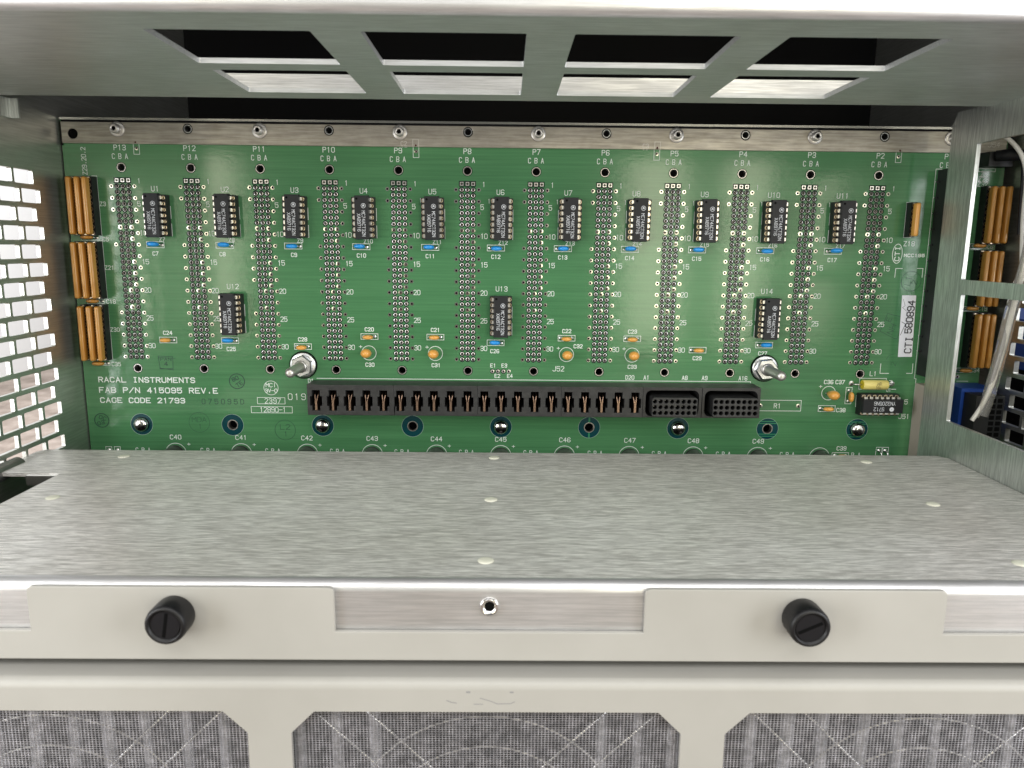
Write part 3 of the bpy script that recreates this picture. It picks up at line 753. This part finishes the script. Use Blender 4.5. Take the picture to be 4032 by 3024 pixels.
for k in range(1, 11):
    c = copy_tree(c0); c.location = ((UX[k]+random.uniform(-.12, .12))*S, 0, (-15.24+random.uniform(-.12, .12))*S); c['label'] = near(k); c.rotation_euler = (0, math.radians(random.uniform(-.8, .8)), random.uniform(-.012, .012))
for n_, x, t in ((12, 45.72, 'right of pin block P12, above blue capacitor C25'), (13, 167.64, 'in the board middle, above blue capacitor C26'), (14, 289.56, 'above the right guide post')):
    c = copy_tree(c0); c.location = (x*S, 0, -58.3*S); c['label'] = 'lower black socketed chip marked U%d %s' % (n_, t)
h = chip_proto(6.4, 'horizontal black chip with upside-down lettering YN3205N6 below the yellow inductor', 'y')
del h['group']
h.location = (343.7*S, 0, -97.9*S); h.rotation_euler = (0, math.radians(90), 0)

# ================================================================== CAPACITORS
def cap_proto(name, mat, w_, hgt, t_, label, group):
    e = empty(name, label, 'capacitor', (0, 0, 0), group)
    n, mrows = 20, 9; rings = []
    mb = MB()
    for j in range(mrows):
        ph = -PI/2+PI*j/(mrows-1); cy = math.sin(ph); cr = max(.02, math.cos(ph))**.55
        ring = []
        for i in range(n):
            t = 2*PI*i/n; ct, st_ = math.cos(t), math.sin(t)
            ring.append((w_/2*cr*math.copysign(abs(ct)**.75, ct), -(hgt/2+1.0)+hgt/2*cy*-1, t_/2*cr*math.copysign(abs(st_)**.9, st_)))
        rings.append(ring)
    mb.grid(rings, 0, True, True, True, True); mb.build('body', mat, e)
    ld = MB()
    for s_ in (-1, 1): ld.tube([(s_*2.54, 0, 0), (s_*2.4, -.9, 0), (s_*1.6, -2.0, 0)], .28, 6); ld.ring((s_*2.54, 0), .8, .25, -.05, -.4, 12)
    ld.build('leads', M['silver'], e)
    return e
bl = cap_proto('blue_capacitor', M['blue'], 5.0, 4.4, 2.2, 'small blue capacitor printed C7 below chip U1', 'blue disc capacitors under the chips')
BLX = [12.4, 43.4, 74.1, 104.6, 135.6, 165.2, 195.4, 225.7, 256.1, 287.0, 317.7]
for k, x in enumerate(BLX):
    c = bl if k == 0 else copy_tree(bl)
    c.location = ((x+(.4 if k < 3 else -.1 if k < 5 else 0))*S, 0, -27.95*S); c['label'] = 'small blue capacitor printed C%d below chip U%d' % (k+7, k+1)
    c.rotation_euler = (math.radians(random.uniform(-6, 4)), 0, math.radians(random.uniform(-5, 5)))
for x, n_, u in ((43.3, 25, 12), (165.3, 26, 13), (289.5, 27, 14)):
    c = copy_tree(bl); c.location = (x*S, 0, -70.95*S); c.rotation_euler = (math.radians(-8), 0, math.radians(random.uniform(-6, 6))); c['label'] = 'small blue capacitor printed C%d below lower chip U%d' % (n_, u)
tn = cap_proto('tan_capacitor', M['orange'], 4.8, 3.2, 2.1, '', 'tan ceramic capacitors')
place = {24: 'left of pin block P12 near the board bottom', 28: 'above the left guide post', 20: 'above tantalum bead C30', 21: 'above tantalum bead C31', 22: 'above tantalum bead C32', 23: 'above tantalum bead C33', 29: 'between tantalum bead C33 and the right guide post'}
for i, (x, z, n_, s_) in enumerate(TAN):
    c = tn if i == 0 else copy_tree(tn)
    c.location = ((x-.2)*S, 0, z*S); c.rotation_euler = (math.radians(random.uniform(-5, 3)), 0, math.radians(random.uniform(-4, 4))); c['label'] = 'flat tan capacitor printed C%d %s' % (n_, place[n_])
c = copy_tree(tn); c.location = (331.0*S, 0, -94.6*S); c.rotation_euler = (0, math.radians(90), 0); c['label'] = 'upright tan capacitor C37 left of the horizontal chip'
c = copy_tree(tn); c.location = (320.9*S, 0, -100.7*S); c['label'] = 'flat tan capacitor C38 below the rightmost tantalum bead'
for x, z, t in ((-16.6, -25.1, 'between the upper and middle left resistor packs (C5)'), (-16.6, -53.4, 'between the middle and lower left resistor packs (C18)'), (-16.6, -81.9, 'under the lower left resistor packs (C35)'),
                (382.6, -25.0, 'between resistor packs behind the partition, beside C6'), (382.8, -53.2, 'between resistor packs behind the partition, beside C19'), (383.2, -81.9, 'under resistor packs behind the partition, beside C34')):
    c = copy_tree(tn); c.location = (x*S, 0, z*S); c['label'] = 'brown tan capacitor '+t
    c.scale = (1.15, 1, .95)
    for chd in c.children:
        if chd.name.startswith('body'):
            chd.data = chd.data.copy(); chd.data.materials[0] = M['tan']
# tantalum beads
tb = empty('tantalum_capacitor', '', 'capacitor', (0, 0, 0), 'teardrop tantalum capacitors')
mb = MB(); prof = [(.5, -.6), (1.0, -1.2), (1.55, -2.4), (2.0, -3.8), (2.35, -5.2), (2.4, -6.2), (2.15, -7.4), (1.55, -8.2), (.8, -8.6), (.2, -8.75)]
rings = [[(r_*1.0*math.cos(2*PI*i/20)*(1.12 if y > -3 else 1), y, r_*.88*math.sin(2*PI*i/20)) for i in range(20)] for r_, y in prof]
mb.grid(rings, 0, True, True, True, True); mb.build('body', M['orange'], tb)
mb = MB(); mb.tube([(-1.27, 0, 0), (-1.0, -.8, 0)], .25, 6); mb.tube([(1.27, 0, 0), (1.0, -.8, 0)], .25, 6); mb.build('leads', M['silver'], tb)
for i, (x, z, n_, lx, lz) in enumerate(((106.9, -76.1, 30, -3, -16), (137.5, -76.1, 31, -4, -14), (198.1, -76.1, 32, 0, -12), (228.5, -76.1, 33, 0, -12), (321.2, -93.2, 36, 2, 0))):
    c = tb if i == 0 else copy_tree(tb)
    c.location = (x*S, 0, z*S); c.rotation_euler = (math.radians(lz*.35), 0, math.radians(lx))
    c['label'] = ('orange teardrop capacitor in the printed ring C%d' % n_) + (' beside the horizontal chip' if n_ == 36 else '')
# electrolytics, mostly under the shelf
ec = empty('can_capacitor', '', 'capacitor', (0, 0, 0), 'black can capacitors in a row behind the shelf')
mb = MB(); mb.lathe((0, 0), [(4.0, -.3), (4.2, -.6), (4.2, -1.5), (3.95, -1.9), (4.2, -2.3), (4.2, -13.4), (3.8, -14)], 28); mb.build('can', simple('can_sleeve', (.03, .028, .028), .3), ec)
mb = MB(); mb.disc((0, 0), 3.6, -14.02, 20); mb.build('can_top', M['bright'], ec)
for i, x in enumerate(EC):
    c = ec if i == 0 else copy_tree(ec)
    c.location = (x*S, 0, -124.7*S); c['label'] = 'black can capacitor behind the shelf edge under printed C%d' % (40+i) if i < 10 else 'black can capacitor behind the shelf edge left of printed C39'
c = copy_tree(tn); c.location = (329.6*S, 0, -123.6*S); c['label'] = 'tan capacitor in box C39 just behind the shelf edge'
# wire jumpers
for i, x in enumerate((347.9, 350.9, -16.6, -12.6)):
    mb = MB(); mb.tube([(0, 0, 0), (0, -1.5, 0), (.1, -2.6, -1.0), (.1, -2.9, -4), (.1, -1.8, -6), (0, 0, -6.2)], .33, 8)
    mb.ring((0, 0), .9, .3, -.03, -.5, 12)
    o = mb.build('wire_jumper', M['silver']); o.location = (x*S, 0, (-121.0 if i < 2 else -123.4)*S)
    tag(o, ['left wire jumper of the pair at the right end of the shelf', 'right wire jumper of the pair at the right end of the shelf', 'left wire jumper of the pair at the left end of the shelf', 'right wire jumper of the pair at the left end of the shelf'][i], 'jumper', 'wire jumpers behind the shelf edge')

# ================================================================== RESISTOR PACKS
def sip_proto(n, label, mat, group):
    e = empty('resistor_pack', label, 'resistor network', (0, 0, 0), group)
    L = 2.54*n-.8
    o = rbox('body', -1.02, 1.02, -9.2, -5.4, -L/2, L/2, .85, mat, e, 4)
    sk = MB(); sk.box(-1.27, 1.27, -4.6, -.08, -2.54*n/2, 2.54*n/2)
    for i in range(n):
        z = 2.54*(n-1)/2-2.54*i; sk.ring((0, z), .95, .65, -4.65, -4.65, 12, 1); sk.disc((0, z), .66, -4.63, 10, 2)
    sk.build('socket', [M['blacksock'], M['brassy'], M['hole']], e)
    pn = MB()
    for i in range(n): pn.box(-.2, .2, -5.6, -4.5, 2.54*(n-1)/2-2.54*i-.3, 2.54*(n-1)/2-2.54*i+.3)
    pn.build('pin_row', M['silver'], e)
    return e
sp = sip_proto(10, '', M['tan'], 'tan resistor packs at the two board edges')
first = True
zz = [-11.5, -39.4, -67.4]; zn = ['upper', 'middle', 'lower']; xn = ['outermost', 'middle', 'innermost']
for gi, (xs, side) in enumerate((((-19.9, -16.1, -12.35), 'left board edge'), ((383.6, 387.1, 390.0), 'far side of the partition'))):
    for j, z in enumerate(zz):
        for i, x in enumerate(xs):
            if gi == 1: x = (382.9, 386.4, 389.6)[i]
            c = sp if first else copy_tree(sp); first = False
            dx = ((.2, .1, 0), (0, 0, 0), (-.1, .1, 0))[j][i] if gi == 0 else 0
            c.location = ((x+dx)*S, 0, z*S)
            order = ('leftmost', 'centre', 'rightmost')[i]
            c['label'] = '%s tan resistor pack of the %s trio at the %s' % (order, zn[j], side)
            c.rotation_euler = (0, math.radians(random.uniform(-.4, .4)), math.radians(random.uniform(-2, 2)))
c = sip_proto(6, 'short orange resistor pack standing alone above printed mark Z18', M['orange'], None)
c.location = (350.4*S, 0, -13.8*S); c.rotation_euler = (0, math.radians(-.3), math.radians(-3))

# ================================================================== POWER CONNECTOR J52
pc = empty('power_connector', 'long black power connector with twenty copper blade slots and two plug blocks', 'connector', (184, 0, -96))
pci = Matrix.Translation([-184*S, 0, 96*S])
def ppart(o): o.parent = pc; o.matrix_parent_inverse = pci; return o
SLX = [84.7+7.58*i for i in range(20)]
plast = new_mat('housing_plastic'); 
def housing_mat():
    m, nt, b = plast
    n = noise(nt, (200, 200, 300), 5, .7); r = ramp(nt, .35, .75, (.016, .016, .017), (.036, .036, .036))
    nt.links.new(n.outputs['Fac'], r.inputs[0]); nt.links.new(r.outputs[0], b.inputs['Base Color']); b.inputs['Roughness'].default_value = .45
    return m
HM = housing_mat()
def cross(x): return [(x-1.8, -100.9), (x+1.8, -100.9), (x+1.8, -98.7), (x+2.7, -98.7), (x+2.7, -94.3), (x+1.8, -94.3), (x+1.8, -91.5), (x-1.8, -91.5), (x-1.8, -94.3), (x-2.7, -94.3), (x-2.7, -98.7), (x-1.8, -98.7)]
bounds = [82.0-1.2, 119.6+.2, 157.5, 195.3, 232.2]
for i in range(4):
    ppart(plate('blade_module', 'y', -12, 11.9, rect(bounds[i]+(.05 if i else 0), bounds[i+1]-.05, -102.9, -89.0), [cross(x) for x in SLX[5*i:5*i+5]], HM, bevel=.12))
for i, (a, b_) in enumerate(((232.25, 258.9), (259.0, 285.5))):
    ppart(plate('plug_shell', 'y', -12, 11.9, rect(a, b_-.05, -102.9, -89.0), [rounded(a+1.2, b_-1.4, -102.2, -90.4, 2.5, 4)], HM, bevel=.12))
mb = MB(); mb.box(81, 285.4, -1.2, -.1, -102.8, -89.1); ppart(mb.build('connector_floor', M['hole']))
bladem = None
for i, x in enumerate(SLX):
    mb = MB()
    # two spring leaves that meet at the front lower end, like a folded strip
    for s_ in (-1, 1):
        mb.grid([[(s_*.75-.16, y, -92.2), (s_*.75+.16, y, -92.2), (s_*.75+.16, y+.01, -92.2)] for y in (-7.5,)]+[], 0) if False else None
        P = [(-4, -92.0, .55), (-8.5, -92.0, .55), (-10.6, -93.8, .75), (-11.6, -95.4, .42), (-12.0, -97.2, .26)]
        for (ya, za, da), (yb, zb, db) in zip(P, P[1:]):
            mb.face([(x+s_*da-.17, ya, za), (x+s_*da+.17, ya, za), (x+s_*db+.17, yb, zb), (x+s_*db-.17, yb, zb)])
            mb.face([(x+s_*da-.17, ya, za), (x+s_*db-.17, yb, zb), (x+s_*db-.17, yb+8, -101), (x+s_*da-.17, min(ya+6, -1.3), -100.5)])
            mb.face([(x+s_*da+.17, ya, za), (x+s_*db+.17, yb, zb), (x+s_*db+.17, yb+8, -101), (x+s_*da+.17, min(ya+6, -1.3), -100.5)])
    mb.box(x-.48, x+.48, -12.1, -3, -100.7, -96.4)
    ppart(mb.build('contact_blade', M['copper']))
for (a, b_) in ((234.6, 254.8), (261.8, 282.0)):
    x0, x1 = a+.8, b_+1.0
    hs = []
    cxs = [x0+1.3+ (x1-x0-2.6)*i/7 for i in range(8)]
    for i in range(8):
        for j in range(3): hs.append(circ(cxs[i], -94.5-2.6*j, .92, 14))
    ppart(plate('plug_block', 'y', -17.0, 5, rounded(x0, x1, -101.5, -92.7, 1.3, 4), hs, HM, bevel=.2))
    mb = MB(); P = rounded(x0+.1, x1-.1, -101.4, -92.8, 1.2, 4)
    mb.grid([[(p[0], y, p[1]) for p in P] for y in (-12.05, -1.3)], 0, False, True, True, True)
    hk = MB()
    mb.build('plug_stem', HM) if False else ppart(mb.build('plug_stem', HM))
    for i in range(8):
        for j in range(3): hk.ring((cxs[i], -94.5-2.6*j), .9, .45, -12.3, -12.8, 12, 0); hk.disc((cxs[i], -94.5-2.6*j), .3, -13.6, 8, 1)
    ppart(hk.build('sockets', [M['hole'], M['dull']]))
# ================================================================== GUIDE POSTS
gpst = empty('guide_post', 'steel guide post with hex nut left of the long black connector', 'post', (76.5, 0, -82.0), 'steel guide posts')
mb = MB(); mb.lathe((0, 0), [(6.4, 0), (6.4, -.5)], 36); mb.build('insulating_washer', M['hole'], gpst)
mb = MB(); mb.lathe((0, 0), [(5.9, -.5), (5.95, -1.1), (5.6, -1.4), (3.0, -1.45)], 36); mb.build('lock_washer', M['steel'], gpst)
mb = MB(); hx = lambda r_, y, a=.4: [(r_*math.cos(PI*i/3+a), y, r_*math.sin(PI*i/3+a)) for i in range(6)]
mb.grid([hx(5.2, -1.4), hx(5.2, -4.0), hx(4.75, -4.5)], 0, False, True, False, True); mb.build('hex_nut', M['steel'], gpst)
mb = MB(); mb.lathe((0, 0), [(2.9, -4.4), (2.9, -5.6), (2.4, -5.9), (2.2, -6.0), (2.15, -22.0), (1.9, -22.9), (1.0, -23.6), (.5, -23.7)], 28); mb.build('shaft', M['dull'], gpst)
c = copy_tree(gpst); c.location = (290.3*S, 0, -81.7*S); c['label'] = 'steel guide post with hex nut below chip U14, its tip leaning to the right'; c.rotation_euler = (0, .3, 0)
# ================================================================== PAN-HEAD SCREWS
sc = empty('pan_head_screw', '', 'screw', (0, 0, 0), 'cross head screws under the long connector')
mb = MB(); mb.lathe((0, 0), [(3.3, -.1), (3.35, -.8), (3.15, -1.6), (2.6, -2.2), (1.7, -2.6), (.6, -2.75)], 32); mb.build('screw_head', M['screw'], sc)
mb = MB()
for a in (0, PI/2):
    for s_ in (-1, 1):
        d = Vector((math.cos(a), math.sin(a)))*s_; nn = Vector((-d.y, d.x))
        pts = [d*.1+nn*.42, d*1.9+nn*.34, d*1.9-nn*.34, d*.1-nn*.42]
        ys = (-2.82, -2.56, -2.56, -2.82)
        mb.face([(p.x, y, p.y) for p, y in zip(pts, ys)])
mb.build('cross_recess', simple('recess', (.08, .075, .07), .3, .9), sc)
mb = MB(); mb.lathe((0, 0), [(3.5, -.05), (3.5, -.3), (3.2, -.35)], 28); mb.build('washer', M['hole'], sc)
lab = ['below the CAGE CODE print', 'under the left end of the connector', 'under the connector middle, above C45', 'under the connector plug blocks', 'below the horizontal chip']
for i, x in enumerate(scr_x):
    c = sc if i == 0 else copy_tree(sc)
    c.location = (x*S, 0, -110.7*S); c.rotation_euler = (0, random.uniform(.2, 1.4), 0); c['label'] = 'shiny cross head screw '+lab[i]
# ================================================================== INDUCTOR
iu = empty('inductor', 'yellow wrapped axial inductor above the horizontal chip', 'inductor', (341.2, -2.9, -88.6))
mb = MB(); n = 28
rings = []
for x, r_ in ((-5.8, 1.2), (-5.8, 2.1), (-5.5, 2.25), (5.5, 2.25), (5.8, 2.1), (5.8, .6)): rings.append([(x, r_*math.cos(2*PI*i/n), r_*math.sin(2*PI*i/n)) for i in range(n)])
mb.grid(rings[1:5], 0, True); mb.build('wrap', M['yellow'], iu)
mb = MB(); mb.face([(-5.75, 2.1*math.cos(2*PI*i/n), 2.1*math.sin(2*PI*i/n)) for i in range(n)]); mb.face([(5.75, 2.1*math.cos(2*PI*i/n), 2.1*math.sin(2*PI*i/n)) for i in range(n)]); mb.build('end_cap', M['yellowend'], iu)
for s_ in (-1, 1):
    mb = MB(); mb.tube([(s_*5.7, 0, 0), (s_*8.2, .1, 0), (s_*9.1, .9, 0), (s_*9.4, 2.9, 0)], .35, 8); mb.ring((s_*9.5, 0), 1.2, .4, 2.85, 2.5, 14); mb.build('lead', M['silver'], iu)
yk = Ink(at_y(-2.27)); yk.text('QM', (1.2, 1.0), 1.0, .7, .14, 180); yk.text('.22', (1.2, -.2), 1.0, .7, .16, 180); yk.text('1601', (1.2, -1.4), .8, .7, .14, 180); yk.build('printed_value', M['yink'], iu)
# ================================================================== STICKER
sk = empty('barcode_label', 'white sticker printed CTI 580894 running up the right of the board', 'label', (354.9, -.1, -61.6))
pl = [(-3.7, 14.2), (2.8, 14.2), (3.8, -14.2), (-2.7, -14.3)]
mb = MB(); mb.face([(x, 0, z) for x, z in pl]); mb.build('paper', M['white'], sk)
k = Ink(at_y(-.01)); k.text('CTI', (1.6, -8.7), 3.0, .62, .5, 89, gap=.45, serif=True); k.text('580894', (.9, 4.3), 3.0, .62, .5, 89, gap=.38)
k.line([(-3.0, 12.5), (-1.8, 9.5), (-2.9, 8.6), (-1.0, 7.0)], .14); k.line([(-2.6, 2), (-.8, 1), (-2.6, -4)], .22)
k.build('print', M['blackink'], sk)

# ================================================================== BEHIND THE PARTITION
e = empty('card_edge_connector', 'tall black P1 connector half hidden by the partition', 'connector', (364, 0, -40))
mb = MB(); mb.box(-2.4, 6, -8.5, -.1, -44, 48); 
for i in range(12): mb.box(-2.9, -2.4, -2.2, -.1, 42.5-6.9*i, 43.4-6.9*i)
mb.build('housing', M['blacksock'], e)
e = empty('ribbed_guide', 'pale ribbed guide strip below the black P1 connector', 'guide', (364, 0, -106))
mb = MB(); mb.box(-2.2, 3, -10, -.1, -20, 17.9); mb.build('strip', M['sock_beige'], e)
mb = MB(); mb.box(-1.4, 3, -11, -10.05, -20, 18); mb.build('pale_rib', simple('pale_rib', (.60, .55, .50), .5), e)
e = empty('header_plug', 'black plug with cable tie at the top of the right compartment', 'plug', (386, 0, 12))
mb = MB(); mb.box(-6.5, 4, -7, -.1, -2.8, 3.4); mb.build('plug_body', M['blacksock'], e)
mb = MB(); mb.tube([(-4, -7, 1.6), (1, -10, 1.8), (6, -13, 1.2), (8, -14, 0)], [2.2, 2.6, 2.2, 1.8], 12); mb.build('tie_wrap', M['black'], e)
e = empty('blue_header', 'blue socket header at the bottom of the right compartment', 'connector', (384, 0, -96))
mb = MB(); mb.box(-9.5, 6.5, -11, -.1, -14, 8.2); mb.box(-9.5, -7.5, -15, -11, -14, 8.2); mb.box(-7.5, 6.5, -15, -11, 6.4, 8.2); mb.build('shell', M['bluep'], e)
e = empty('black_cable_plug', 'black cable plug seated in the blue header', 'plug', (383, -12, -98))
mb = MB(); mb.box(-7.0, 5.5, -12, -.1, -14, 8.6); mb.build('plug_body', M['blacksock'], e)
mb = MB()
for r_ in range(8):
    for c_ in range(2): mb.box(-.6+3.0*c_, 1.6+3.0*c_, -12.1, -12.02, 5.6-2.54*r_, 7.4-2.54*r_, 0)
mb.build('plug_sockets', M['hole'], e)
def cable(name, pts, r, mat, label):
    cu = bpy.data.curves.new(name, 'CURVE'); cu.dimensions = '3D'; cu.bevel_depth = r*S; cu.bevel_resolution = 3
    sp_ = cu.splines.new('NURBS'); sp_.points.add(len(pts)-1)
    for i, p in enumerate(pts): sp_.points[i].co = (p[0]*S, p[1]*S, p[2]*S, 1)
    sp_.use_endpoint_u = True; sp_.order_u = 4
    tmp = bpy.data.objects.new('tmp', cu); col.objects.link(tmp)
    dg = bpy.context.evaluated_depsgraph_get(); me = bpy.data.meshes.new_from_object(tmp.evaluated_get(dg)); bpy.data.objects.remove(tmp)
    me.materials.clear(); me.materials.append(mat)
    for p in me.polygons: p.use_smooth = True; p.material_index = 0
    return tag(link(name, me), label, 'cable')
tubep = [(392.0, -22, 4), (391.5, -25, -22), (387.5, -25, -41), (385.0, -25, -54), (383.8, -25, -68), (381.9, -25, -80), (380.0, -25, -92), (378.5, -25, -98)]
cable('clear_sleeve', tubep, 2.5, M['tube'], 'clear plastic sleeve around wires in the right compartment')
cable('white_wire', [(391.6, -22, 10), (391.8, -24, -10), (387.3, -25.5, -41), (385.3, -25.5, -54), (384.3, -24.6, -68), (382.0, -25, -80), (379.5, -25, -92), (374.6, -24.6, -100.3)], .95, M['cream'], 'white wire running inside the clear sleeve to the black plug')
cable('grey_wire', [(391.0, -21, 8), (391.0, -23, -10), (386.6, -24.2, -41), (385.9, -24.5, -54), (383.2, -25.4, -68), (381.2, -25.6, -80), (380.2, -24, -92), (377, -24, -99)], .8, M['grey'], 'dark grey wire twisting beside the white one in the sleeve')
cable('striped_wire', [(380, -14, 21), (384, -18, 16.5), (388, -19, 9), (390.6, -17, 0), (391.0, -16, -9), (390.9, -18, -22), (391, -20, -34)], .95, M['cream'], 'white wire curving down from the rail end behind the partition')
cable('black_wire', [(383, -12, 21), (387, -16, 15), (391, -14, 8), (391.5, -13, -5), (392, -14, -20)], .9, M['black'], 'black wire beside the white one at the rail end')
# blue case outside the right perforated wall
e = empty('blue_crate', 'blue plastic crate seen through the right side slots', 'crate', (470, -60, -300))
mb = MB(); mb.box(-30, 90, -150, 200, 0, 238, 0); mb.build('crate_body', M['bluep'], e)
mb = MB(); mb.box(-31, -30.2, -150, 200, 60, 212, 0); mb.build('crate_dark_sheet', M['hole'], e)  # plain dark sheet over the lower crate side
